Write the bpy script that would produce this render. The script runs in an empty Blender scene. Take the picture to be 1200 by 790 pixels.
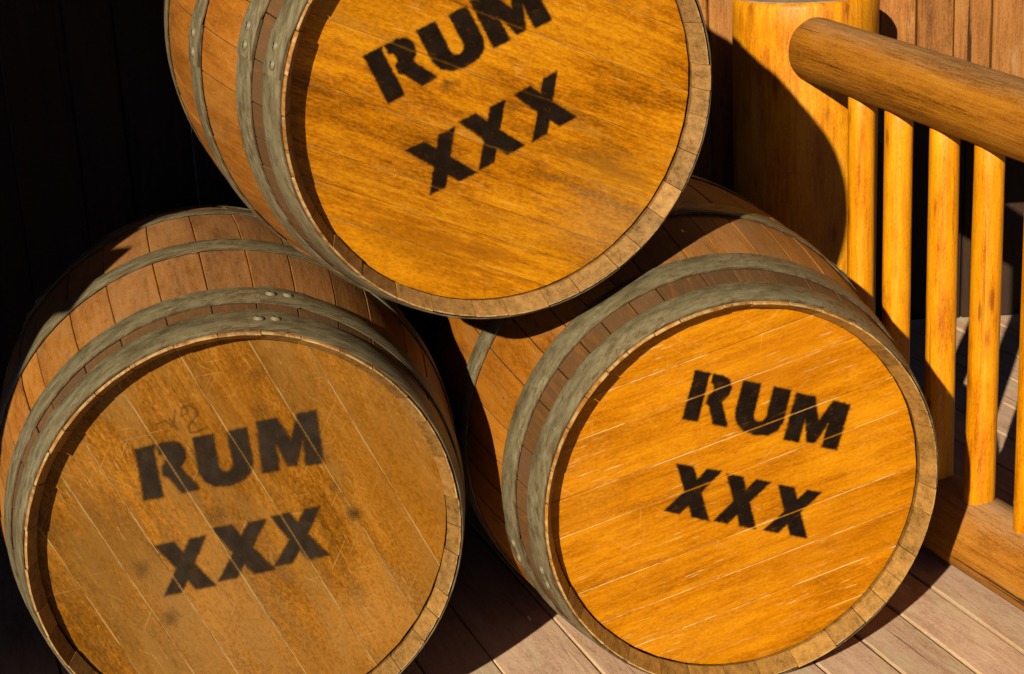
import bpy, bmesh, math, random
import numpy as np
from mathutils import Vector, Matrix
random.seed(7); rng = np.random.default_rng(7)
R = math.radians
scene = bpy.context.scene
COL = scene.collection

# ------------------------------------------------------------------ camera, sky, sun, exposure
F_PX, PITCH, ROLL, CAM_H = 2100.0, 0.30994557, -0.05597368, 1.3952940
fw = Vector((0, math.cos(PITCH), -math.sin(PITCH))); rt = Vector((1, 0, 0)); up = rt.cross(fw)
r2 = rt*math.cos(ROLL) + up*math.sin(ROLL); u2 = up*math.cos(ROLL) - rt*math.sin(ROLL)
cd = bpy.data.cameras.new('camera'); cam = bpy.data.objects.new('camera', cd); COL.objects.link(cam)
cd.sensor_width = 36; cd.lens = F_PX/1200*36; cd.clip_end = 600; cd.clip_start = .05
m = Matrix((r2, u2, -fw)).transposed().to_4x4(); m.translation = (0, 0, CAM_H); cam.matrix_world = m
scene.camera = cam
SUN_AZ, SUN_EL = R(-158.0), R(24.3)
S = Vector((math.sin(SUN_AZ)*math.cos(SUN_EL), math.cos(SUN_AZ)*math.cos(SUN_EL), math.sin(SUN_EL)))
w = bpy.data.worlds.new('World'); scene.world = w; w.use_nodes = True
nt = w.node_tree; bg = nt.nodes['Background']
sky = nt.nodes.new('ShaderNodeTexSky'); sky.sky_type = 'NISHITA'; sky.sun_disc = False
sky.sun_elevation = SUN_EL; sky.sun_rotation = SUN_AZ
sky.air_density = .22; sky.dust_density = .1; sky.ozone_density = 1.0
nt.links.new(sky.outputs[0], bg.inputs[0]); bg.inputs[1].default_value = 0.05
sd = bpy.data.lights.new('sun', 'SUN'); sd.energy = 5.0; sd.angle = R(.53); sd.color = (1, .875, .65)
so = bpy.data.objects.new('sun', sd); COL.objects.link(so); so.rotation_euler = S.to_track_quat('Z', 'Y').to_euler()
vs = scene.view_settings; vs.view_transform = 'Standard'; vs.look = 'None'; vs.exposure = 1.10; vs.gamma = 1

# ------------------------------------------------------------------ helpers
def tag(o, label=None, cat=None, group=None, kind=None):
    if label: o['label'] = label
    if cat: o['category'] = cat
    if group: o['group'] = group
    if kind: o['kind'] = kind
    return o
def mesh_obj(name, V, F, mat, parent=None, attrs=None, smooth=False, sharp=None):
    me = bpy.data.meshes.new(name)
    me.from_pydata([tuple(map(float, v)) for v in V], [], [tuple(int(i) for i in f) for f in F])
    if attrs:
        for k, a in attrs.items():
            a = np.asarray(a, dtype=np.float32)
            if a.ndim == 2:
                at = me.attributes.new(k, 'FLOAT_VECTOR', 'POINT'); at.data.foreach_set('vector', a.ravel())
            else:
                at = me.attributes.new(k, 'FLOAT', 'POINT'); at.data.foreach_set('value', a)
    if smooth:
        me.polygons.foreach_set('use_smooth', [True]*len(me.polygons))
        if sharp: me.set_sharp_from_angle(angle=R(sharp))
    me.materials.append(mat)
    o = bpy.data.objects.new(name, me); COL.objects.link(o)
    if parent: o.parent = parent
    return o
def empty(name, M):
    o = bpy.data.objects.new(name, None); COL.objects.link(o); o.empty_display_size = .1
    o.matrix_world = M; return o
def grid_faces(nu, nv, wrap_u=False, wrap_v=False, off=0):
    F = []
    for i in range(nu if wrap_u else nu-1):
        for j in range(nv if wrap_v else nv-1):
            a = i*nv+j; b = ((i+1) % nu)*nv+j; c = ((i+1) % nu)*nv+(j+1) % nv; d = i*nv+(j+1) % nv
            F.append((a+off, b+off, c+off, d+off))
    return F

# ------------------------------------------------------------------ materials
class NB:
    def __init__(s, name):
        s.m = bpy.data.materials.new(name); s.m.use_nodes = True; s.t = s.m.node_tree; s.n = s.t.nodes
        s.b = s.n['Principled BSDF']; s.out = s.n['Material Output']
    def L(s, a, b): s.t.links.new(a, b)
    def new(s, t, **k):
        n = s.n.new(t)
        for a, v in k.items(): setattr(n, a, v)
        return n
    def attr(s, nm):
        n = s.new('ShaderNodeAttribute'); n.attribute_name = nm; return n
    def vmul(s, v, k):
        n = s.new('ShaderNodeVectorMath', operation='MULTIPLY'); s.L(v, n.inputs[0]); n.inputs[1].default_value = k; return n.outputs[0]
    def noise(s, v, k, detail=4, rough=.55, dist=0):
        n = s.new('ShaderNodeTexNoise'); s.L(s.vmul(v, k), n.inputs['Vector']); n.inputs['Scale'].default_value = 1
        n.inputs['Detail'].default_value = detail; n.inputs['Roughness'].default_value = rough; n.inputs['Distortion'].default_value = dist
        return n.outputs['Fac']
    def math(s, op, a, b=None, clamp=False):
        n = s.new('ShaderNodeMath', operation=op); n.use_clamp = clamp
        for i, x in enumerate((a, b)):
            if x is None: continue
            if isinstance(x, (int, float)): n.inputs[i].default_value = x
            else: s.L(x, n.inputs[i])
        return n.outputs[0]
    def rng(s, x, a, b, c=0, d=1):
        n = s.new('ShaderNodeMapRange'); n.interpolation_type = 'SMOOTHSTEP'; s.L(x, n.inputs[0])
        for i, v in enumerate((a, b, c, d)): n.inputs[i+1].default_value = v
        return n.outputs[0]
    def ramp(s, x, stops):
        n = s.new('ShaderNodeValToRGB'); e = n.color_ramp.elements
        while len(e) < len(stops): e.new(.5)
        for el, (p, c) in zip(e, stops): el.position = p; el.color = (*c, 1)
        s.L(x, n.inputs[0]); return n.outputs[0]
    def mix(s, f, a, b, mode='MIX'):
        n = s.new('ShaderNodeMix', data_type='RGBA', blend_type=mode)
        if isinstance(f, (int, float)): n.inputs[0].default_value = f
        else: s.L(f, n.inputs[0])
        for i, x in ((6, a), (7, b)):
            if isinstance(x, tuple): n.inputs[i].default_value = (*x, 1)
            else: s.L(x, n.inputs[i])
        return n.outputs[2]
    def coords(s, spread=37.0):
        a = s.attr('wc'); oi = s.new('ShaderNodeObjectInfo')
        cx = s.new('ShaderNodeCombineXYZ'); s.L(s.math('MULTIPLY', oi.outputs['Random'], spread), cx.inputs[2]); s.L(s.math('MULTIPLY', oi.outputs['Random'], 11.0), cx.inputs[0])
        v = s.new('ShaderNodeVectorMath', operation='ADD'); s.L(a.outputs['Vector'], v.inputs[0]); s.L(cx.outputs[0], v.inputs[1])
        s.rand = oi.outputs['Random']; s.raw = a.outputs['Vector']
        return v.outputs[0]
    def bump(s, h, strength=.3, dist=.002):
        n = s.new('ShaderNodeBump'); s.L(h, n.inputs['Height']); n.inputs['Strength'].default_value = strength; n.inputs['Distance'].default_value = dist
        s.L(n.outputs[0], s.b.inputs['Normal'])
    def put(s, **k):
        for a, v in k.items():
            i = s.b.inputs[a.replace('_', ' ')]
            if isinstance(v, (int, float)): i.default_value = v
            else: s.L(v, i)

ALB = .47                      # the photograph is exposed bright: real albedos lie below the lit colours named here
def wood(name, dark, mid, light, gs=(4, 44, 44), rough=.5, bump=.35, coat=0., grey=None, grey_amt=(.5, .75), scratch=0., scratch_col=(.62, .45, .25),
         end=None, edge=None, var=.18, stain=.0, stain_col=(.03, .012, .004), check=0., blotch=(2.6, 8, 8), spec=.4, speck=.35, edge_brk=(.42, .60), top=None, knots=0., hoops=None, patches=(), soft=1., marks=0., marks_col=(.8, .5, .2)):
    b = NB(name); v = b.coords()
    g1 = b.noise(v, gs, 6, .62, .4)                                    # long grain
    g2 = b.noise(v, tuple(x*k for x, k in zip(gs, (6, 4, 4))), 4, .65)   # short flecks
    g3 = b.noise(v, blotch, 5, .62)                                     # broad tone
    g4 = b.noise(v, (170, 330, 330), 3, .6)                             # pores and dust
    f = b.math('ADD', b.math('MULTIPLY', g1, .50), b.math('ADD', b.math('MULTIPLY', g2, .34), b.math('MULTIPLY', g3, .50)))
    f = b.math('ADD', f, b.math('MULTIPLY', b.math('SUBTRACT', g4, .5), speck))
    c = b.ramp(f, [(.67-.20*soft, dark), (.67, mid), (.67+.21*soft, light)])
    if grey:
        gf = b.rng(b.math('ADD', b.math('MULTIPLY', b.noise(v, (3, 14, 14), 6, .7), .8), b.math('MULTIPLY', g2, .2)), *grey_amt); c = b.mix(gf, c, grey)
    if top:                                              # upward faces paler: weathering, plus sky light painted into the stave colour
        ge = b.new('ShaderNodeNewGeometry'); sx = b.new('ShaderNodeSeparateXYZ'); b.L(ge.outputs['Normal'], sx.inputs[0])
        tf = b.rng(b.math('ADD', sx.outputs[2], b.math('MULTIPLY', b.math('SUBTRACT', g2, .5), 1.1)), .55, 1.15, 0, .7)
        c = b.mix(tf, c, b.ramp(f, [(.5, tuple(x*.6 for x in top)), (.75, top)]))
    hgt = b.math('ADD', g1, b.math('ADD', b.math('MULTIPLY', g2, .7), b.math('MULTIPLY', g4, .35)))
    if stain:
        sf = b.rng(b.noise(v, (6, 15, 15), 6, .72), .56, .74, 0, stain); c = b.mix(sf, c, stain_col)
        sp = b.rng(b.noise(v, (26, 60, 60), 4, .6), .68, .76, 0, stain); c = b.mix(sp, c, tuple(x*.6 for x in stain_col))
    if check:                                            # fine drying checks along the grain
        ck = b.noise(v, (1.6, 60, 60), 4, .55); cf = b.rng(ck, .66, .71, 0, check); c = b.mix(cf, c, tuple(x*.16 for x in dark)); hgt = b.math('SUBTRACT', hgt, b.math('MULTIPLY', cf, 1.8))
    if scratch:
        sc = b.noise(v, (22, 260, 260), 4, .6); ms = b.noise(v, (6, 10, 10), 4, .65)
        sf = b.math('MULTIPLY', b.rng(sc, .60, .70), b.rng(ms, .46, .64, 0, scratch)); c = b.mix(sf, c, scratch_col)
        hgt = b.math('SUBTRACT', hgt, b.math('MULTIPLY', sf, .6))
    if marks:                                            # stray scratches and nicks that cross the grain
        for an, th in ((.9, .70), (-.55, .715), (1.9, .72)):
            vr = b.new('ShaderNodeVectorRotate', rotation_type='Z_AXIS'); b.L(v, vr.inputs['Vector']); vr.inputs['Angle'].default_value = an
            mk = b.rng(b.noise(vr.outputs[0], (11, 240, 240), 2, .5), th, th+.03, 0, marks); c = b.mix(mk, c, marks_col)
        nk = b.rng(b.noise(v, (55, 130, 130), 3, .6), .67, .72, 0, marks*.9); c = b.mix(nk, c, marks_col)
    for (pu, pv, ru, rv, pcol, amt) in patches:          # worn or darkened areas of the varnish
        mp = b.new('ShaderNodeMapping', vector_type='POINT'); mp.inputs['Location'].default_value = (-pu/ru, -pv/rv, 0); mp.inputs['Scale'].default_value = (1/ru, 1/rv, 0); b.L(b.raw, mp.inputs['Vector'])
        ln = b.new('ShaderNodeVectorMath', operation='LENGTH'); b.L(mp.outputs[0], ln.inputs[0])
        d_ = b.math('ADD', ln.outputs['Value'], b.math('MULTIPLY', b.math('SUBTRACT', b.math('ADD', b.math('MULTIPLY', g2, .6), b.math('MULTIPLY', g1, .9)), .75), 2.2))
        c = b.mix(b.math('MULTIPLY', b.rng(d_, .0, 1.3, amt, 0), b.rng(g4, .35, .6, .55, 1)), c, pcol)
    if knots:                                            # small branch knots
        vo = b.new('ShaderNodeTexVoronoi'); b.L(b.vmul(v, (7, 22, 22)), vo.inputs['Vector']); vo.inputs['Scale'].default_value = 1
        kd = b.math('ADD', vo.outputs['Distance'], b.math('MULTIPLY', b.math('SUBTRACT', g2, .5), .25))
        c = b.mix(b.rng(kd, .06, .20, knots, 0), c, tuple(x*.35 for x in dark)); c = b.mix(b.rng(kd, .18, .42, knots*.35, 0), c, dark)
        hgt = b.math('ADD', hgt, b.rng(kd, .08, .3, .8, 0))
    if hoops:                                            # iron and dirt stains on the wood beside the end hoops
        sp_ = b.new('ShaderNodeSeparateXYZ'); b.L(b.raw, sp_.inputs[0])
        hs = b.math('MULTIPLY', b.rng(b.math('ABSOLUTE', b.math('SUBTRACT', sp_.outputs[0], .073)), .020, .050, 1, 0), b.rng(b.math('ADD', g2, b.math('MULTIPLY', g3, .6)), .45, .85, .45, .97))
        c = b.mix(hs, c, hoops)
    if end:
        ea = b.attr('endg').outputs['Fac']; en = b.math('ADD', b.math('MULTIPLY', b.noise(v, (45, 75, 45), 6, .75), .7), b.math('ADD', b.math('MULTIPLY', g4, .25), b.math('MULTIPLY', b.math('SUBTRACT', b.rand, .5), .07)))
        ec = b.ramp(en, [(.32, tuple(x*.30 for x in end)), (.46, tuple(x*.8 for x in end)), (.64, tuple(min(x*1.3, .9) for x in end))]); c = b.mix(ea, c, ec)
    if edge:
        ed = b.attr('edge').outputs['Fac']; en = b.noise(v, (14, 60, 60), 5, .7)
        c = b.mix(b.math('MULTIPLY', ed, b.rng(en, *edge_brk)), c, edge)
    hv = b.new('ShaderNodeHueSaturation'); b.L(c, hv.inputs['Color'])
    b.L(b.math('ADD', b.math('MULTIPLY', b.rand, 2*var*ALB), (1-var)*ALB), hv.inputs['Value'])
    b.L(hv.outputs[0], b.b.inputs['Base Color'])
    b.L(b.rng(g3, .3, .7, rough-.08, rough+.12), b.b.inputs['Roughness'])
    b.put(Coat_Weight=coat, Coat_Roughness=.25, Specular_IOR_Level=spec)
    b.bump(hgt, bump, .0022)
    return b.m

M = {}
STV = dict(rough=.5, var=.13, scratch=.5, scratch_col=(.60, .38, .16), stain=.5, spec=.3, gs=(4, 40, 40), marks=.22, marks_col=(.60, .38, .17), hoops=(.14, .072, .030))
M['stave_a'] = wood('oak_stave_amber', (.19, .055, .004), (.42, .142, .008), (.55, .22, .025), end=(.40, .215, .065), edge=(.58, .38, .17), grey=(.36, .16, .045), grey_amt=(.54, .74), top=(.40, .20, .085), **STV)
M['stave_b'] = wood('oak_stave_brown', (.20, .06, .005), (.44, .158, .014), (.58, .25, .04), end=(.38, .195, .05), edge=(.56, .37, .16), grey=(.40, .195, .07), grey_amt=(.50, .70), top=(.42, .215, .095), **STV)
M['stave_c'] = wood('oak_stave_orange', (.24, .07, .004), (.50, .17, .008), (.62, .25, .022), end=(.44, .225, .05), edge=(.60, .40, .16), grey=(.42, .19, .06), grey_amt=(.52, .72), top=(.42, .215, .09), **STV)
M['head_a'] = wood('varnished_head_gold', (.21, .066, .0005), (.47, .158, .0005), (.70, .285, .003), gs=(7, 75, 75), rough=.42, coat=.03, bump=.25, edge=(.62, .34, .08), var=.08, scratch=.55, scratch_col=(.76, .44, .12), stain=.5, stain_col=(.22, .068, .002), grey=(.42, .20, .03), grey_amt=(.55, .72), marks=.16, marks_col=(.74, .42, .11), blotch=(5, 9, 9), edge_brk=(.46, .58), spec=.09, soft=0.72, patches=[(.251, -.117, .12, .07, (.50, .28, .08), .5), (.205, -.04, .11, .035, (.25, .115, .012), .65), (-.08, -.262, .14, .05, (.74, .29, .003), .55), (.02, -.21, .16, .035, (.30, .10, .002), .55), (-.18, .05, .12, .05, (.62, .25, .002), .5)])
M['head_b'] = wood('weathered_head_brown', (.12, .043, .001), (.25, .090, .002), (.40, .160, .012), gs=(8, 60, 60), rough=.5, bump=.3, edge=(.66, .44, .18), var=.05, scratch=.55, scratch_col=(.58, .35, .11), stain=.45, stain_col=(.14, .045, .003), grey=(.27, .132, .027), grey_amt=(.42, .68), marks=.35, marks_col=(.50, .30, .09), blotch=(5, 12, 12), speck=.55, edge_brk=(.38, .54), spec=.07, soft=0.75, patches=[(.10, -.10, .22, .13, (.33, .17, .05), .6), (-.09, -.18, .10, .09, (.20, .095, .016), .65), (.05, .215, .22, .06, (.34, .125, .004), .6), (-.16, .08, .12, .10, (.22, .075, .002), .5), (.21, .09, .09, .12, (.42, .20, .045), .6)])
M['head_c'] = wood('varnished_head_orange', (.36, .112, .0005), (.58, .198, .0005), (.74, .292, .002), gs=(6, 70, 70), rough=.4, coat=.03, bump=.2, edge=(.85, .60, .26), var=.04, scratch=.85, scratch_col=(.86, .55, .20), stain=.4, stain_col=(.30, .075, .002), marks=.18, marks_col=(.86, .52, .16), blotch=(5, 9, 9), edge_brk=(.44, .58), spec=.09, soft=0.72, patches=[(-.215, .09, .06, .07, (.76, .31, .02), .35), (-.16, -.21, .14, .05, (.74, .31, .015), .35), (.12, .17, .16, .07, (.50, .155, .001), .5), (.12, -.14, .16, .06, (.52, .17, .001), .45)])
M['baluster'] = wood('peeled_pole_yellow', (.46, .12, .0005), (.90, .32, .0005), (1.1, .48, .003), gs=(4, 60, 60), rough=.45, coat=.05, bump=.35, var=.06, stain=.65, stain_col=(.36, .07, .001), check=.5, blotch=(5, 16, 16), spec=.2, knots=.8)
M['post'] = wood('peeled_post_yellow', (.40, .095, .0005), (.80, .29, .0005), (1.0, .50, .006), gs=(4, 34, 34), rough=.5, coat=.03, bump=.5, end=(.46, .35, .24), var=.04, stain=.7, stain_col=(.32, .06, .001), scratch=.5, blotch=(3.5, 10, 10), spec=.2, knots=.6)
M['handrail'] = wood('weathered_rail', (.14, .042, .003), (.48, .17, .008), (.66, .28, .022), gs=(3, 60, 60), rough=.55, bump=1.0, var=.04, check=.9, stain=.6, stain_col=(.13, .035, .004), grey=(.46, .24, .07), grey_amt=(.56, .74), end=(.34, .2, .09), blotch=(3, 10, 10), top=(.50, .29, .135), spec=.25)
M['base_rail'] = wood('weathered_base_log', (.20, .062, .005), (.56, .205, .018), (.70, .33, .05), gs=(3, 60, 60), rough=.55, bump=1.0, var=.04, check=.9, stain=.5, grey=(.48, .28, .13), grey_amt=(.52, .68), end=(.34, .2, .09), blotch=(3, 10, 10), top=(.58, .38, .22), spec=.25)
M['deck'] = wood('deck_plank', (.48, .29, .185), (.78, .50, .345), (.93, .65, .47), gs=(4, 34, 34), rough=.66, bump=.6, var=.09, check=.5, stain=.35, stain_col=(.34, .17, .08), grey=(.82, .65, .42), grey_amt=(.50, .66), edge=(.74, .50, .26), marks=.35, marks_col=(.76, .58, .40), speck=.5, blotch=(5, 12, 12), spec=.2)
M['wall'] = wood('wall_board', (.15, .048, .008), (.42, .16, .030), (.58, .27, .065), gs=(3, 40, 40), rough=.6, bump=.7, var=.20, check=.9, stain=.7, stain_col=(.12, .036, .006), grey=(.50, .29, .12), grey_amt=(.56, .7), spec=.2)
M['shaded_wall'] = wood('shaded_wall_board', (.022, .006, .005), (.055, .016, .012), (.09, .03, .022), gs=(2, 24, 24), rough=.65, bump=.6, var=.3, check=.7, spec=.2)  # left wall boards: shade painted in as a darker board colour
M['dark_wall'] = wood('old_board', (.018, .008, .004), (.035, .015, .007), (.06, .028, .012), gs=(2, 22, 22), rough=.7, bump=.5, var=.22, spec=.2)
M['log'] = wood('cabin_log', (.12, .05, .018), (.24, .11, .04), (.34, .18, .08), gs=(1.2, 20, 20), rough=.65, bump=.6, var=.15, end=(.34, .2, .09))
M['roof'] = wood('roof_board', (.03, .014, .006), (.06, .028, .012), (.09, .045, .02), gs=(2, 22, 22), rough=.7, bump=.5, var=.2, spec=.2)

def steel():
    b = NB('galvanised_hoop'); v = b.coords()
    s1 = b.noise(v, (26, 70, 26), 5, .68); s2 = b.noise(v, (7, 16, 7), 5, .65); s3 = b.noise(v, (60, 80, 60), 5, .72); s4 = b.noise(v, (260, 300, 260), 2, .6)
    f = b.math('ADD', b.math('MULTIPLY', s1, .40), b.math('ADD', b.math('MULTIPLY', s2, .45), b.math('MULTIPLY', s4, .15)))
    c = b.ramp(f, [(.36, (.066, .049, .024)), (.50, (.138, .115, .064)), (.66, (.205, .178, .110))])
    rust = b.rng(b.math('ADD', b.math('MULTIPLY', s3, .6), b.math('MULTIPLY', s2, .4)), .49, .64, 0, .8); c = b.mix(rust, c, (0.0697, 0.03772, 0.01394))
    pale = b.math('MULTIPLY', b.rng(b.noise(v, (40, 70, 40), 4, .65), .64, .74), .75); c = b.mix(pale, c, (0.246, 0.2214, 0.1558))
    ed = b.attr('edge').outputs['Fac']; c = b.mix(b.math('MULTIPLY', ed, b.rng(s3, .35, .6, .35, .9)), c, (0.041, 0.02132, 0.0082))
    b.L(c, b.b.inputs['Base Color']); b.put(Metallic=.35, Specular_IOR_Level=.4)
    b.L(b.rng(s1, .3, .7, .34, .66), b.b.inputs['Roughness'])
    b.bump(b.math('ADD', s3, b.math('MULTIPLY', s1, 1.5)), .45, .0012)
    return b.m
M['steel'] = steel()
def rivet_mat():
    b = NB('rivet_steel'); b.put(Metallic=.2, Roughness=.65, Specular_IOR_Level=.3); b.b.inputs['Base Color'].default_value = (.115, .095, .058, 1); return b.m
M['rivet'] = rivet_mat()
def paint(name, col, amt=1.0, lo=.30, hi=.52):
    b = NB(name); v = b.attr('wc').outputs['Vector']
    n1 = b.noise(v, (45, 90, 90), 5, .7); n2 = b.noise(v, (420, 420, 420), 2, .5)
    cov = b.math('MULTIPLY', b.rng(n1, lo, hi, .72, 1), b.rng(n2, .18, .42, .75, 1))
    p = b.attr('paint').outputs['Fac']
    sc = b.noise(v, (7, 230, 230), 3, .55); sf = b.rng(sc, .71, .745, 1, .3)
    a = b.math('MULTIPLY', b.math('MULTIPLY', p, cov), sf); a = b.math('MULTIPLY', a, amt, True)
    c = b.mix(b.rng(b.noise(v, (40, 40, 40), 4, .6), .35, .7), col, tuple(x*1.6+.001 for x in col)); b.L(c, b.b.inputs['Base Color'])
    b.put(Roughness=.75, Specular_IOR_Level=.04, Alpha=a)
    return b.m
M['paint_a'] = paint('stencil_paint_dark', (.0045, .0022, .001))
M['paint_b'] = paint('stencil_paint_faded', (.010, .0068, .0045), .96, .30, .58)
M['paint_c'] = paint('stencil_paint_black', (.004, .002, .001))
M['smudge'] = paint('paint_smudge', (.02, .013, .006), .62, .40, .62)
M['smudge'].name = 'paint_smudge'
def plain(name, col, rough=.7):
    b = NB(name); v = b.new('ShaderNodeTexCoord').outputs['Object']; n = b.noise(v, (3, 3, 3), 5, .6)
    b.L(b.mix(n, tuple(x*.7 for x in col), tuple(x*1.25 for x in col)), b.b.inputs['Base Color']); b.put(Roughness=rough); return b.m
M['ground'] = plain('packed_earth', (.14, .10, .07), .9)
M['joist'] = plain('deck_underside', (.02, .012, .008), .9)
M['oak_dark'] = plain('oak_inside', (.03, .014, .006), .85)

# ------------------------------------------------------------------ setting: ground, deck
gz = -.26
mesh_obj('ground', [(-150, -150, gz), (150, -150, gz), (150, 150, gz), (-150, 150, gz)], [(0, 1, 2, 3)], M['ground'])['kind'] = 'structure'

def plank_mesh(L_, w_, t_, seed, bev=.0024, nl=7, rand=.0015):
    """plank along +X from 0 to L_, width along Y centred, top at z=0 with eased edges and a slight cup"""
    rr = np.random.default_rng(seed)
    ys = [-w_/2, -w_/2, -w_/2+bev, -w_/6, w_/6, w_/2-bev, w_/2, w_/2]
    zs = [-t_, -bev, 0, .0006, .0006, 0, -bev, -t_]
    V, wc, ed = [], [], []
    wob = rr.normal(0, rand, nl)
    for i in range(nl):
        x = L_*i/(nl-1)
        for j, (y, z) in enumerate(zip(ys, zs)):
            V.append((x, y+wob[i]*.4*(1 if j > 3 else -1)*0.5, z)); wc.append((x, y+seed*.37, z)); ed.append(1. if j in (1, 6) else (.5 if j in (2, 5) else 0.))
    n = len(ys); F = grid_faces(nl, n)
    F = [f[::-1] for f in F]
    F.append(tuple(range(n))); F.append(tuple(reversed(range((nl-1)*n, nl*n))))
    return V, F, wc, ed
PA = R(-19.2); pdir = Vector((math.sin(PA), math.cos(PA), 0)); pnor = Vector((math.cos(PA), -math.sin(PA), 0))
deck = mesh_obj('deck', [(-4.5, -2.5, -.06), (5, -2.5, -.06), (5, 5.6, -.06), (-4.5, 5.6, -.06), (-4.5, -2.5, -.2), (5, -2.5, -.2), (5, 5.6, -.2), (-4.5, 5.6, -.2)],
                [(0, 1, 2, 3), (7, 6, 5, 4), (0, 4, 5, 1), (1, 5, 6, 2), (2, 6, 7, 3), (3, 7, 4, 0)], M['joist']); deck['kind'] = 'structure'
edges = [.810, .953, 1.060, 1.167, 1.274, 1.380, 1.4855, 1.587, 1.690]
while edges[-1] < 3.4: edges.append(edges[-1]+random.uniform(.102, .116))
while edges[0] > -2.6: edges.insert(0, edges[0]-random.uniform(.102, .116))
for k, (a, b_) in enumerate(zip(edges[:-1], edges[1:])):
    V, F, wc, ed = plank_mesh(6.4, b_-a-random.choice((.002, .003, .004, .006)), .035, k, nl=22, rand=.0022)
    o = mesh_obj('plank', V, F, M['deck'], deck, dict(wc=wc, edge=ed))
    base = pnor*((a+b_)/2) + pdir*(-1.0)
    o.matrix_world = Matrix.Translation((base.x, base.y, random.uniform(-.0012, .0012)-.0015)) @ Matrix.Rotation(math.pi/2-PA, 4, 'Z')

# ------------------------------------------------------------------ barrels
RB, RC, LB, ST, DH = .3603, .30, .9575, .022, .038
def rad(s): return RB-(RB-RC)*(2*s/LB-1)**2
def dr(s): return -(RB-RC)*2*(2*s/LB-1)*2/LB
def bframe(c, az, ti):
    a = Vector((math.sin(az)*math.cos(ti), math.cos(az)*math.cos(ti), math.sin(ti))); e1 = a.cross(Vector((0, 0, 1))).normalized(); e2 = e1.cross(a)
    return Vector(c), a, e1, e2
def on_head(px, py, fr):                                  # pixel of the photograph -> point on a barrel's head (x, z)
    c, a, e1, e2 = fr; o = Vector((0, 0, CAM_H)); d = fw+r2*((px-600)/F_PX)+u2*((395-py)/F_PX)
    h = c+a*DH; P = o+d*((h-o).dot(a)/d.dot(a))-h
    return P.dot(e1), P.dot(e2)

LET = {
 'R': [[(.02, 0), (.36, 0), (.36, .93), (.40, 1), (0, 1), (.02, .93)],
       [(.45, 1), (.70, 1), (.86, .94), (.94, .80), (.91, .62), (.78, .48), (.84, .36), (1.0, .06), (1.0, 0), (.70, 0), (.53, .34), (.45, .40), (.45, .57), (.53, .62), (.55, .72), (.52, .79), (.45, .82)]],
 'U': [[(0, 1), (.37, 1), (.37, .36), (.42, .27), (.50, .24), (.58, .27), (.64, .36), (.64, 1), (1, 1), (1, .34), (.93, .15), (.76, .02), (.5, -.02), (.24, .02), (.08, .15), (0, .34)]],
 'M': [[(0, 1), (.34, 1), (.53, .52), (.68, 1), (1, 1), (1, 0), (.71, 0), (.71, .52), (.57, .04), (.42, .04), (.28, .52), (.28, 0), (0, 0)]],
 'X': [[(0, 1), (.37, 1), (1, 0), (.62, 0)], [(.68, 1), (1, 1), (.33, 0), (0, 0)]],
}
def poly_sd(P, poly):
    """signed distance (positive inside) of points P (n,2) to a polygon"""
    poly = np.array(poly, float); d = np.full(len(P), 1e9); ins = np.zeros(len(P), bool)
    for i in range(len(poly)):
        a, b = poly[i-1], poly[i]; ab = b-a; ap = P-a
        t = np.clip((ap@ab)/(ab@ab), 0, 1); d = np.minimum(d, np.linalg.norm(ap-t[:, None]*ab, axis=1))
        c = ((a[1] > P[:, 1]) != (b[1] > P[:, 1]))
        with np.errstate(divide='ignore', invalid='ignore'):
            xi = (b[0]-a[0])*(P[:, 1]-a[1])/(b[1]-a[1])+a[0]
        ins ^= c & (P[:, 0] < xi)
    return np.where(ins, d, -d)
def sheet(name, parent, mat, U, Vv, paint_, off, plank_ang, lift):
    """flat soft-edged sheet of paint on a head; U,Vv (n,n) head coords, paint_ (n,n)"""
    n0, n1 = U.shape; keep = paint_ > .004
    idx = -np.ones((n0, n1), int); quads = []; use = np.zeros((n0, n1), bool)
    for i in range(n0-1):
        for j in range(n1-1):
            if keep[i:i+2, j:j+2].any(): use[i:i+2, j:j+2] = True; quads.append((i, j))
    ids = np.argwhere(use); idx[use] = np.arange(len(ids))
    ca, sa = math.cos(plank_ang), math.sin(plank_ang)
    V, wc, pt = [], [], []
    for i, j in ids:
        x, z = U[i, j], Vv[i, j]; V.append((x, DH-lift-off[0], z+off[1])); wc.append((x*ca+z*sa, -x*sa+z*ca, off[2])); pt.append(paint_[i, j])
    F = [(idx[i, j], idx[i+1, j], idx[i+1, j+1], idx[i, j+1]) for i, j in quads]
    return mesh_obj(name, V, F, mat, parent, dict(wc=wc, paint=np.array(pt)))

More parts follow.
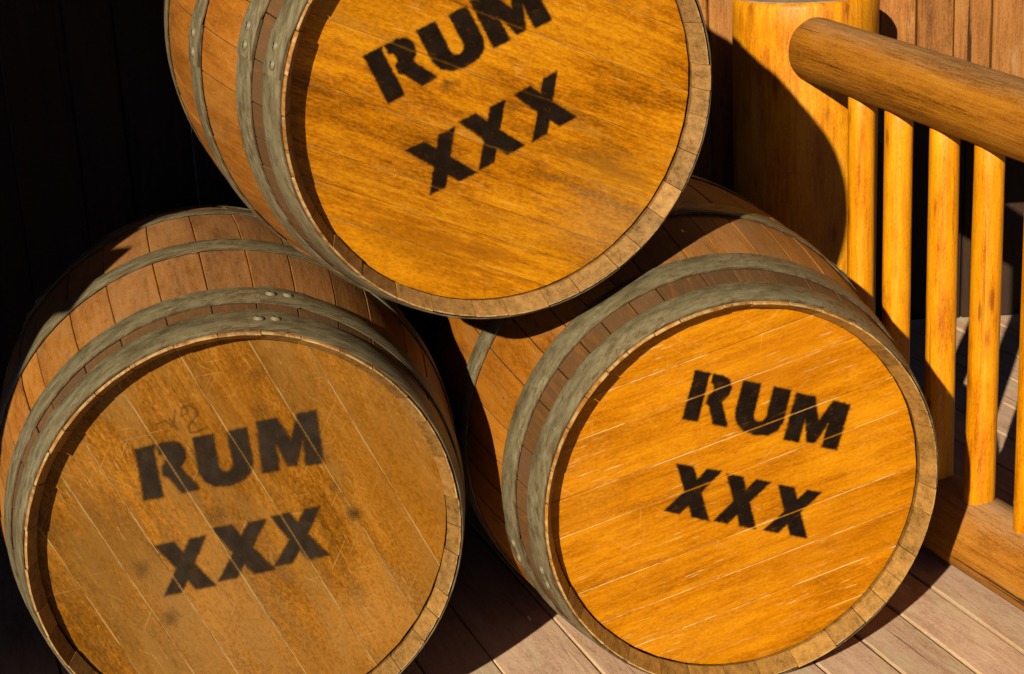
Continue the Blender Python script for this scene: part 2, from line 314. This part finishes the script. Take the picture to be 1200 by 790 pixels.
def barrel(key, c, az, ti, quads, plank_ang, joints, laps, seed, label, group):
    rr = random.Random(seed); nr = np.random.default_rng(seed)
    fr = bframe(c, az, ti); cc, a, e1, e2 = fr
    org = cc+a*(LB/2)-e2*RB
    Mw = Matrix((e1, a, e2)).transposed().to_4x4(); Mw.translation = org
    root = empty('barrel', Mw); tag(root, label, 'barrel', group)
    SH = (0, -LB/2, RB)                                   # shift from (front centre) to the root
    def T(V): return [(x+SH[0], y+SH[1], z+SH[2]) for x, y, z in V]
    # --- staves
    nst = 36; wd = np.array([rr.uniform(.72, 1.32) for _ in range(nst)]); th = np.concatenate([[0], np.cumsum(wd/wd.sum())])*2*math.pi + rr.uniform(0, 6)
    ss = np.array([0, .0020, .006, .029, .050, .07, .12, .18, .26, .36, .48, .60, .70, .78, .84, .89, .93, LB-.0025, LB])
    for k in range(nst):
        t0, t1 = th[k], th[k+1]; dro = rr.uniform(-.0007, .0007); ends = rr.uniform(-.0022, .0022); tk = rr.uniform(.965, 1.035)
        gp0, gp1 = rr.uniform(.0004, .0009), rr.uniform(.0004, .0009)
        V, wc, eg, ed = [], [], [], []
        # (fraction across, depth below the surface)
        for si, s in enumerate(ss):
            r = rad(s)+dro
            e_ = min(s, LB-s); th_ = .0026+(ST*(tk if s < .032 else 1)-.0026)*min(e_/.029, 1)                       # chime bevelled on the inside
            cr = .0007 if si in (0, len(ss)-1) else (.0002 if si in (1, len(ss)-2) else 0.)   # eased end
            ro = r-cr; ri = r-th_+cr*.4
            arc = r*(t1-t0); gf = .7 if s < .032 else 1.0
            g0, g1 = gp0*gf, gp1*gf
            dd = min(.010, th_*.6); fr_ = [(g0/arc, dd), (g0/arc, .0009), ((g0+.0011)/arc, 0), (.35, 0), (.65, 0), (1-(g1+.0011)/arc, 0), (1-g1/arc, .0009), (1-g1/arc, dd)]
            pts = [(u, ro-d) for u, d in fr_] + [(1-g1/arc, ri), (.5, ri), (g0/arc, ri)]
            y = s+(ends if si <= 1 else (ends*.6 if si == 2 else 0))
            for q, (u, r_) in enumerate(pts):
                t = t0+(t1-t0)*u; V.append((r_*math.cos(t), y, r_*math.sin(t))); wc.append((s, u*arc+k*1.7, (r-r_)+seed))
                eg.append(1. if (si == 0 or (q >= 8 and s < .06)) else 0.)
                ed.append(1. if si in (0, 1) and q < 8 else 0.)
        n = 11; F = grid_faces(len(ss), n, wrap_v=True); F.append(tuple(reversed(range(n)))); F.append(tuple(range((len(ss)-1)*n, len(ss)*n)))
        F = [f[::-1] for f in F]
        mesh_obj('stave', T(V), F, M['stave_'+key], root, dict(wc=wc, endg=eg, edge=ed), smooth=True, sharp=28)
    # --- hoops: steel bands with a lapped, riveted seam
    spans = ([(.0035, .0585, laps[0]), (.0885, .1385, laps[1])] if key == 'b' else [(.0035, .0540, laps[0]), (.0945, .1450, laps[1])])+[(.3088, .3637, laps[2])]
    for s0, s1, lp in spans + [(LB-y1, LB-y0, rr.uniform(0, 360)) for y0, y1, _ in spans]:
        lp = R(lp); na, lap = 112, .17
        V, wc, ed = [], [], []; ns = 4
        prof = [(s0+.0002, .0004), (s0, .0022), (s0+.002, .0030), (s0+(s1-s0)*.5, .0031), (s1-.002, .0030), (s1, .0022), (s1-.0002, .0004)]
        tot = 2*math.pi+lap
        for i in range(na+1):
            t = lp-lap+tot*i/na
            # the outer lap rides over the inner end
            ov = min(max((tot*i/na-(2*math.pi-.05))/.06, 0), 1); lift = .0026*ov
            wob = .0007*math.sin(3*t+seed)+.0004*math.sin(7*t+2*seed)
            for j, (s, h) in enumerate(prof):
                r = rad(s)+h+lift+.0006; V.append((r*math.cos(t), s+wob, r*math.sin(t))); wc.append((r*t, s*1.0, seed*3.1+s0*40)); ed.append(1. if j in (0, 1, 5, 6) else 0.)
        n = len(prof); F = [f[::-1] for f in grid_faces(na+1, n)]; F.append(tuple(range(n))); F.append(tuple(reversed(range(na*n, (na+1)*n))))
        F = [f[::-1] for f in F]
        hoop = mesh_obj('hoop', T(V), F, M['steel'], root, dict(wc=wc, edge=ed), smooth=True, sharp=30)
        sm = (s0+s1)/2
        for q in (.28, .72):
            t = lp-lap+tot-lap*q; r0 = rad(sm)+.0060; off = (q-.5)*.012
            er = Vector((math.cos(t), 0, math.sin(t))); et = Vector((-math.sin(t), 0, math.cos(t))); ey = Vector((0, 1, 0))
            V = []; 
            for rr_, hh in ((.0080, -.001), (.0074, .0014), (.0045, .0030)):
                for i in range(10):
                    an = 2*math.pi*i/10; p = er*(r0+hh)+et*(rr_*math.cos(an))+ey*(sm+off+rr_*math.sin(an)); V.append(tuple(p))
            V.append(tuple(er*(r0+.0036)+ey*(sm+off)))
            F = grid_faces(3, 10, wrap_v=True)+[(20+i, 20+(i+1) % 10, 30) for i in range(10)]
            F = [f[::-1] for f in F]
            mesh_obj('rivet', T(V), F, M['rivet'], hoop, smooth=True)
    # --- heads
    Ri = rad(DH)-ST-.0010
    nseg = 64
    def disc(y0, y1):
        V = [(Ri*1.01*math.cos(2*math.pi*i/nseg), y, Ri*1.01*math.sin(2*math.pi*i/nseg)) for y in (y0, y1) for i in range(nseg)]
        F = [tuple(range(nseg)), tuple(reversed(range(nseg, 2*nseg)))]+[(i, i+nseg, (i+1) % nseg+nseg, (i+1) % nseg) for i in range(nseg)]
        return V, F
    V, F = disc(DH+.012, DH+.020); head = mesh_obj('head', T(V), F, M['oak_dark'], root)
    V, F = disc(LB-DH-.02, LB-DH); mesh_obj('rear_head', T(V), F, M['oak_dark'], root)
    ca, sa = math.cos(plank_ang), math.sin(plank_ang)
    js = [-Ri]+[j for j in sorted(joints) if abs(j) < Ri*.97]+[Ri]
    for k, (j0, j1) in enumerate(zip(js[:-1], js[1:])):
        g = .00022; b0 = j0+(g if k else 0); b1 = j1-(g if k < len(js)-2 else 0)
        bv = .0011
        vs_ = [b0, b0+bv, b0+bv+.0005, b0+(b1-b0)*.5, b1-bv-.0005, b1-bv, b1]
        if k in (0, len(js)-2):                           # outer planks follow the round of the head
            w_ = b1-b0; st_ = [w_*(1-math.cos(math.pi/2*q/9)) for q in range(10)]
            vs_ = [b0+x for x in st_[:-1]]+[b1-bv-.0005, b1-bv, b1] if k == 0 else [b0, b0+bv, b0+bv+.0005]+[b1-x for x in st_[-2::-1]]
            vs_ = sorted(vs_)
        dy = rr.uniform(-.0004, .0004); nu = 25; V, wc, ed = [], [], []
        off = rr.uniform(0, 9)
        for v in vs_:
            hl = math.sqrt(max(Ri*Ri-v*v, 1e-8))
            for i in range(nu):
                q = -math.cos(math.pi*i/(nu-1)); u = hl*q
                dep = (.0005 if v in (b0, b1) else 0.) + (.0045 if i in (0, nu-1) else (.0006 if i in (1, nu-2) and False else 0.))
                if (k == 0 and v == b0) or (k == len(js)-2 and v == b1): dep = .0045
                V.append((u*ca-v*sa, DH+dy+dep, u*sa+v*ca)); wc.append((u, v, off)); ed.append(1. if (v in (b0, b1) and 0 < i < nu-1 and abs(v) < Ri*.999) else 0.)
        nv = len(vs_); F = grid_faces(nv, nu)
        # skirt down to the backing
        ring = [i for i in range(nu)]+[j*nu+nu-1 for j in range(1, nv)]+[(nv-1)*nu+i for i in range(nu-2, -1, -1)]+[j*nu for j in range(nv-2, 0, -1)]
        nb = len(V)
        for i in ring: x, y, z = V[i]; V.append((x, DH+.0118, z)); wc.append(wc[i]); ed.append(0.)
        for i in range(len(ring)):
            p, q = ring[i], ring[(i+1) % len(ring)]; F.append((q, p, nb+i, nb+(i+1) % len(ring)))
        mesh_obj('head_plank', T(V), F, M['head_'+key], head, dict(wc=wc, edge=ed))
    # --- stencilled lettering
    off = (LB/2, RB, seed*1.3)
    def joint_fade(U, Vv):
        v = -U*sa+Vv*ca; f = np.ones_like(v)
        for j in joints: f *= np.clip((np.abs(v-j)-.0005)/.0014, .6 if key == 'a' else .3, 1)
        return f
    def place(name, ch, quad, mat, soft=.0045):
        n = 50; lin = np.linspace(-.09, 1.09, n); uu, vv = np.meshgrid(lin, lin, indexing='ij')
        tl, tr, bl, br = [np.array(on_head(*q, fr)) for q in quad]
        P = (bl*((1-uu)*(1-vv))[..., None]+br*(uu*(1-vv))[..., None]+tl*((1-uu)*vv)[..., None]+tr*(uu*vv)[..., None])
        sz = np.linalg.norm(tl-bl)
        pts = np.stack([uu.ravel(), vv.ravel()], 1)
        sdv = np.max([poly_sd(pts, p) for p in LET[ch]], axis=0).reshape(n, n)*sz
        jit = nr.normal(0, 1, (n, n)); jit = (jit+np.roll(jit, 1, 0)+np.roll(jit, 1, 1)+np.roll(jit, (1, 1), (0, 1)))/2
        sdv = sdv+jit*.0003
        t = np.clip((sdv+soft*.55)/soft, 0, 1); p = t*t*(3-2*t)
        halo = np.clip(1+sdv/.006, 0, 1)**2*.14
        sheet(name, head, mat, P[..., 0], P[..., 1], np.maximum(p, halo)*joint_fade(P[..., 0], P[..., 1]), off, plank_ang, .0012)
    names = {'R': 'letter_r', 'U': 'letter_u', 'M': 'letter_m'}
    for k, q in quads.items():
        ch = k[0]; place(names.get(ch, 'letter_x'), ch, q, M['paint_'+key], .0062 if key == 'b' else .0045)
    def blob(x, z, r, amt, asp=1.0):
        n = 26; lin = np.linspace(-1.3, 1.3, n); uu, vv = np.meshgrid(lin, lin, indexing='ij'); d = np.sqrt(uu**2+vv**2)+nr.normal(0, .16, (n, n))
        p = np.clip(1-d, 0, 1)**.7*amt; p[0, :] = p[-1, :] = p[:, 0] = p[:, -1] = 0
        U = x+r*(uu*ca-vv*asp*sa); W = z+r*(uu*sa+vv*asp*ca); sheet('paint_smudge', head, M['smudge'], U, W, p, off, plank_ang, .0009)
    def strokes(px_lines, width, amt):
        segs = []
        for l in px_lines:
            q = [np.array(on_head(x, y, fr)) for x, y in l]; segs += list(zip(q[:-1], q[1:]))
        al = np.array([p for s_ in segs for p in s_]); lo, hi = al.min(0)-.004, al.max(0)+.004
        n = 60; gx, gy = np.meshgrid(np.linspace(lo[0], hi[0], n), np.linspace(lo[1], hi[1], n), indexing='ij'); P = np.stack([gx.ravel(), gy.ravel()], 1); d = np.full(len(P), 9.)
        for p0, p1 in segs:
            ab = p1-p0; t = np.clip(((P-p0)@ab)/(ab@ab), 0, 1); d = np.minimum(d, np.linalg.norm(P-p0-t[:, None]*ab, axis=1))
        p = np.clip((width-d)/width*1.6, 0, 1).reshape(n, n)*amt
        sheet('chalk_mark', head, M['smudge'], gx, gy, p, off, plank_ang, .0007)
    return root, fr, blob, strokes

# corners (top left, top right, bottom left, bottom right) of each stencilled letter, in photograph pixels
QA = {'R': [(424.5, 66), (481, 37), (453, 121.5), (511, 91)], 'U': [(487.4, 35.8), (546, 6.7), (516, 91), (575, 62)], 'M': [(549.5, 1), (617.5, -32), (578, 56), (646, 23)], 'X1': [(474.7, 176), (532.4, 148.8), (503.5, 227.8), (558, 202)], 'X2': [(537, 142.7), (591.6, 117), (561, 199), (614.4, 170)], 'X3': [(602, 111), (652, 83.5), (623.5, 165.5), (675, 136.7)]}
QB = {'R': [(156.4, 526.9), (217, 513), (167.3, 586.7), (232.3, 573)], 'U': [(225.4, 513), (288.6, 501), (237, 574), (300, 561)], 'M': [(300, 494.4), (369.6, 480.8), (307.4, 554), (379, 542)], 'X1': [(181, 639.6), (240.8, 627.7), (193, 697.7), (252.8, 685.8)], 'X2': [(247.6, 619), (310.9, 608.9), (256, 680.6), (322.8, 667)], 'X3': [(317.7, 605.5), (374, 593.5), (321, 663.6), (386, 650)]}
QC = {'R': [(814, 433.7), (862, 443), (798, 490.5), (851, 499.6)], 'U': [(870.8, 445.8), (926.4, 457), (856, 503), (913, 513)], 'M': [(933, 460), (996, 473.8), (918, 514.8), (980, 527)], 'X1': [(792.8, 543.6), (845, 552), (778, 598), (830.5, 610)], 'X2': [(851, 555), (902.7, 565), (836, 610), (885, 619.5)], 'X3': [(911.9, 568), (962, 577), (894, 621), (945, 630)]}
GRP = 'stacked rum barrels'
ra_, fa, blob_a, st_a = barrel('a', (.0075, 2.3723, .9617), -.30578, .06175, QA, R(-25), [-.225, -.183, -.141, -.064, .022, .100, .176, .235], (168, 167, 176), 3,
        'golden brown oak barrel resting on top of the two other barrels', GRP)
rb_, fb, blob_b, st_b = barrel('b', (-.3807, 2.2863, .3849), -.20930, -.04896, QB, R(-65.5), [-.232, -.169, -.118, -.037, .054, .143, .208], (84, 80, 250), 5,
        'dull brown weathered oak barrel with faded lettering and pale diagonal plank joints', GRP)
rc_, fc, blob_c, st_c = barrel('c', (.3274, 2.4118, .3540), -.20114, .01261, QC, R(13.8), [-.245, -.186, -.128, -.068, .028, .085, .165, .222], (-158, -160, 40), 8,
        'bright orange oak barrel with scratched head on the deck beside the log railing', GRP)
for x, z, r, am in [(-.0688, .0253, .010, .8), (-.055, .028, .007, .5), (.0236, -.0154, .013, .45)]: blob_a(x, z, r, am)
for x, z, r, am in [(.0358, .2287, .016, .45), (.0358, .175, .016, .5), (-.0375, .0329, .016, .55), (.1528, .0075, .013, .9), (.128, .052, .008, .6), (-.1182, -.1089, .015, .7), (-.150, -.03, .016, .5), (.15, -.11, .02, .2)]: blob_b(x, z, r, am)
for x, z, r, am in [(.1376, -.1094, .022, .22), (.06, -.13, .02, .15)]: blob_c(x, z, r, am, .35)
st_b([[(183, 497), (193, 493), (203, 500)], [(198, 491), (208, 503)], [(205, 481), (203, 496)], [(212, 486), (213, 478), (221, 475), (229, 479), (231, 486), (226, 492), (221, 499), (222, 507), (231, 506), (241, 501)], [(212, 488), (219, 484), (219, 480)]], .0022, .55)

# ------------------------------------------------------------------ log railing
RA = R(-20.3); rdir = Vector((math.sin(RA), math.cos(RA), 0)); rnor = Vector((math.cos(RA), -math.sin(RA), 0)); DPL = 1.735
def rail_pt(t, z=0): p = rnor*DPL+rdir*t; return Vector((p.x, p.y, z))
def pole(name, p0, p1, r0, r1, mat, parent, seed, nseg=28, nrow=14, wob=.02, bend=.004, easing=.008, knots=0):
    rr = np.random.default_rng(seed); p0, p1 = Vector(p0), Vector(p1); ax = (p1-p0); Ln = ax.length; ax.normalize()
    q = ax.orthogonal().normalized(); q2 = ax.cross(q)
    ph = rr.uniform(0, 6.28, 6); V, wc, eg = [], [], []
    ts = [0, easing*.3/Ln, easing/Ln]+list(np.linspace(0, 1, nrow)[1:-1])+[1-easing/Ln, 1-easing*.3/Ln, 1]
    for i, t in enumerate(ts):
        r = r0+(r1-r0)*t; cut = 1.0
        if i in (0, len(ts)-1): r -= easing
        elif i in (1, len(ts)-2): r -= easing*.35
        cx = bend*math.sin(2.2*t*Ln+ph[0]); cy = bend*math.sin(1.7*t*Ln+ph[1])
        for j in range(nseg):
            an = 2*math.pi*j/nseg
            rj = r*(1+wob*(math.sin(2*an+ph[2]+1.3*t*Ln)*.5+math.sin(3*an+ph[3]-2*t*Ln)*.4+math.sin(7*an+ph[4]+3*t*Ln)*.25+rr.normal(0, .12)))
            V.append(tuple(p0+ax*(t*Ln)+q*(cx+rj*math.cos(an))+q2*(cy+rj*math.sin(an))))
            # seamless grain coordinates round the pole
            wc.append((t*Ln, rj*math.cos(an)*1.3+seed, rj*math.sin(an)*1.3)); eg.append(1. if i in (0, len(ts)-1) else 0.)
    n = len(ts); F = grid_faces(n, nseg, wrap_v=True)
    for base, flip in ((0, True), ((n-1)*nseg, False)):
        c = len(V); k = 0 if base == 0 else 1; V.append(tuple((p0 if k == 0 else p1)+q*(bend*math.sin(2.2*k*Ln+ph[0]))+q2*(bend*math.sin(1.7*k*Ln+ph[1])))); wc.append((k*Ln, seed, 0)); eg.append(1.)
        for j in range(nseg):
            f = (base+j, base+(j+1) % nseg, c); F.append(f[::-1] if flip else f)
    F = [f if True else f for f in F]
    o = mesh_obj(name, V, F, mat, parent, dict(wc=wc, endg=eg), smooth=True, sharp=45)
    return o
rl = empty('log_railing', Matrix.Translation(rail_pt(2.0)))
tag(rl, 'log railing of yellow peeled round balusters under a thick brown handrail', 'railing')
def child(o):
    o.parent = rl; o.matrix_parent_inverse = rl.matrix_world.inverted(); return o
def rail_z(t): return .829+.047*(t-2.6)
child(pole('handrail', rail_pt(2.958, rail_z(2.958)), rail_pt(.85, rail_z(.85)), .0610, .0630, M['handrail'], None, 21, 40, 34, .028, .004, .005))
child(pole('base_rail', rail_pt(3.30, .070), rail_pt(.85, .070), .070, .070, M['base_rail'], None, 22, 36, 30, .03, .003, .012))
bt = [2.793, 2.668, 2.533, 2.404, 2.267]
while bt[-1] > 1.15: bt.append(bt[-1]-random.uniform(.122, .136))
for k, t in enumerate(bt):
    child(pole('baluster', rail_pt(t+random.uniform(-.003, .003), .118), rail_pt(t, rail_z(t)-.045), .0258+random.uniform(-.001, .0012), .0252, M['baluster'], None, 30+k, 20, 12, .035, .0015, .003))
POST = Vector((.604, 3.51, 0))
child(pole('post', (POST.x, POST.y, -.03), (POST.x, POST.y, .938), .143, .141, M['post'], None, 51, 64, 22, .010, .002, .010))
pp = rail_pt(.86)+rnor*.05; child(pole('post', (pp.x, pp.y, -.03), (pp.x, pp.y, .93), .143, .141, M['post'], None, 52, 40, 16, .012, .002, .010))

# ------------------------------------------------------------------ board wall behind
def board(parent, x0, x1, z0, z1, y, mat, seed, t=.022, dz=0):
    rr = random.Random(seed); bv = .003; nr_ = 9; V, wc = [], []
    prof = [(x0, y+t), (x0, y+bv), (x0+bv, y), (x0+(x1-x0)*.33, y-.0006), (x0+(x1-x0)*.67, y-.0006), (x1-bv, y), (x1, y+bv), (x1, y+t)]
    lean = rr.uniform(-.002, .002)
    for i in range(nr_):
        z = z0+(z1-z0)*i/(nr_-1)
        for (x, yy) in prof: V.append((x+rr.uniform(-.0005, .0005), yy+lean*(i/(nr_-1)-.5), z)); wc.append((z, x, yy+seed*.7))
    n = len(prof); F = grid_faces(nr_, n); F = [f[::-1] for f in F]; F.append(tuple(range(n))[::-1]); F.append(tuple(range((nr_-1)*n, nr_*n)))
    o = mesh_obj('board', V, F, mat, None, dict(wc=wc)); o.parent = parent; o.matrix_parent_inverse = parent.matrix_world.inverted(); return o
YW = 3.665
wall = empty('cabin_wall', Matrix.Translation((0, YW+.05, 0)))
tag(wall, 'brown wall of upright weathered boards standing behind the barrels and the railing', 'wall')
x = .862
xs = [x]
while xs[0] > -2.6: xs.insert(0, xs[0]-random.uniform(.076, .150 if xs[0] < .6 else .080))
while xs[-1] < 2.7: xs.append(xs[-1]+random.uniform(.074, .082))
for k, (x0, x1) in enumerate(zip(xs[:-1], xs[1:])):
    lo = 0.004 if x1 < .80 else .675+random.uniform(-.008, .008)
    board(wall, x0+random.uniform(.0008, .002), x1-random.uniform(.0008, .002), lo, 2.6, YW+random.uniform(0, .005), M['wall'] if x0 > .25 else M['shaded_wall'], 100+k)
sill = mesh_obj('sill', [(x, y, z) for z in (.59, .665) for x, y in ((.80, YW+.024), (2.7, YW+.024), (2.7, YW+.12), (.80, YW+.12))], [(3, 2, 1, 0), (4, 5, 6, 7), (0, 1, 5, 4), (1, 2, 6, 5), (2, 3, 7, 6), (3, 0, 4, 7)], M['dark_wall'], None,
                dict(wc=[(i*.3, 0, 0) for i in range(8)])); sill.parent = wall; sill.matrix_parent_inverse = wall.matrix_world.inverted()
YB = 4.30
bw = empty('skirting_wall', Matrix.Translation((1.6, YB, 0)))
tag(bw, 'dark old boards closing the hollow under the raised wall behind the balusters', 'wall')
xx = .70; k = 0
while xx < 3.0:
    wdt = random.uniform(.12, .16); board(bw, xx, xx+wdt-.004, .004, .76, YB+random.uniform(0, .004), M['dark_wall'], 300+k); xx += wdt; k += 1

# ------------------------------------------------------------------ unseen roof added overhead to block sky light
pr = empty('sky_block_roof', Matrix.Translation((0, 1.8, 2.75)))
tag(pr, 'unseen dark board roof added over the deck to block sky light', 'roof')
yy = .45; k = 0
while yy < 4.6:
    wd_ = random.uniform(.17, .2); V, F, wc, ed = plank_mesh(8.4, wd_-.001, .025, 500+k)
    o = mesh_obj('roof_board', V, F, M['roof'], None, dict(wc=wc, edge=ed)); o.matrix_world = Matrix.Translation((-4.2, yy+wd_/2, 2.80+.11*(yy-.45)))
    o.parent = pr; o.matrix_parent_inverse = pr.matrix_world.inverted(); yy += wd_; k += 1

# ------------------------------------------------------------------ log cabin corner (out of view) whose shade falls on the wall and the brown barrel
hd = Vector((-math.sin(SUN_AZ), -math.cos(SUN_AZ), 0)); nw = Vector((hd.y, -hd.x, 0))
cab = empty('log_cabin', Matrix.Translation(nw*(-2.2)+hd*1.0))
tag(cab, 'log cabin corner of stacked round logs that shades the left end of the wall', 'cabin')
for k in range(23):
    z = .029+.12*k; e = -1.625+random.uniform(-.006, .006)
    if k == 10: e = -1.560
    if k >= 11: e = -1.628+random.uniform(-.01, .01)
    a_ = nw*e+hd*1.0; b_ = nw*(-4.2)+hd*1.0
    o = pole('log', (a_.x, a_.y, z), (b_.x, b_.y, z), .0635, .0635, M['log'], None, 400+k, 16, 8, .02, .001, .008)
    o.parent = cab; o.matrix_parent_inverse = cab.matrix_world.inverted()
bpy.context.view_layer.update()
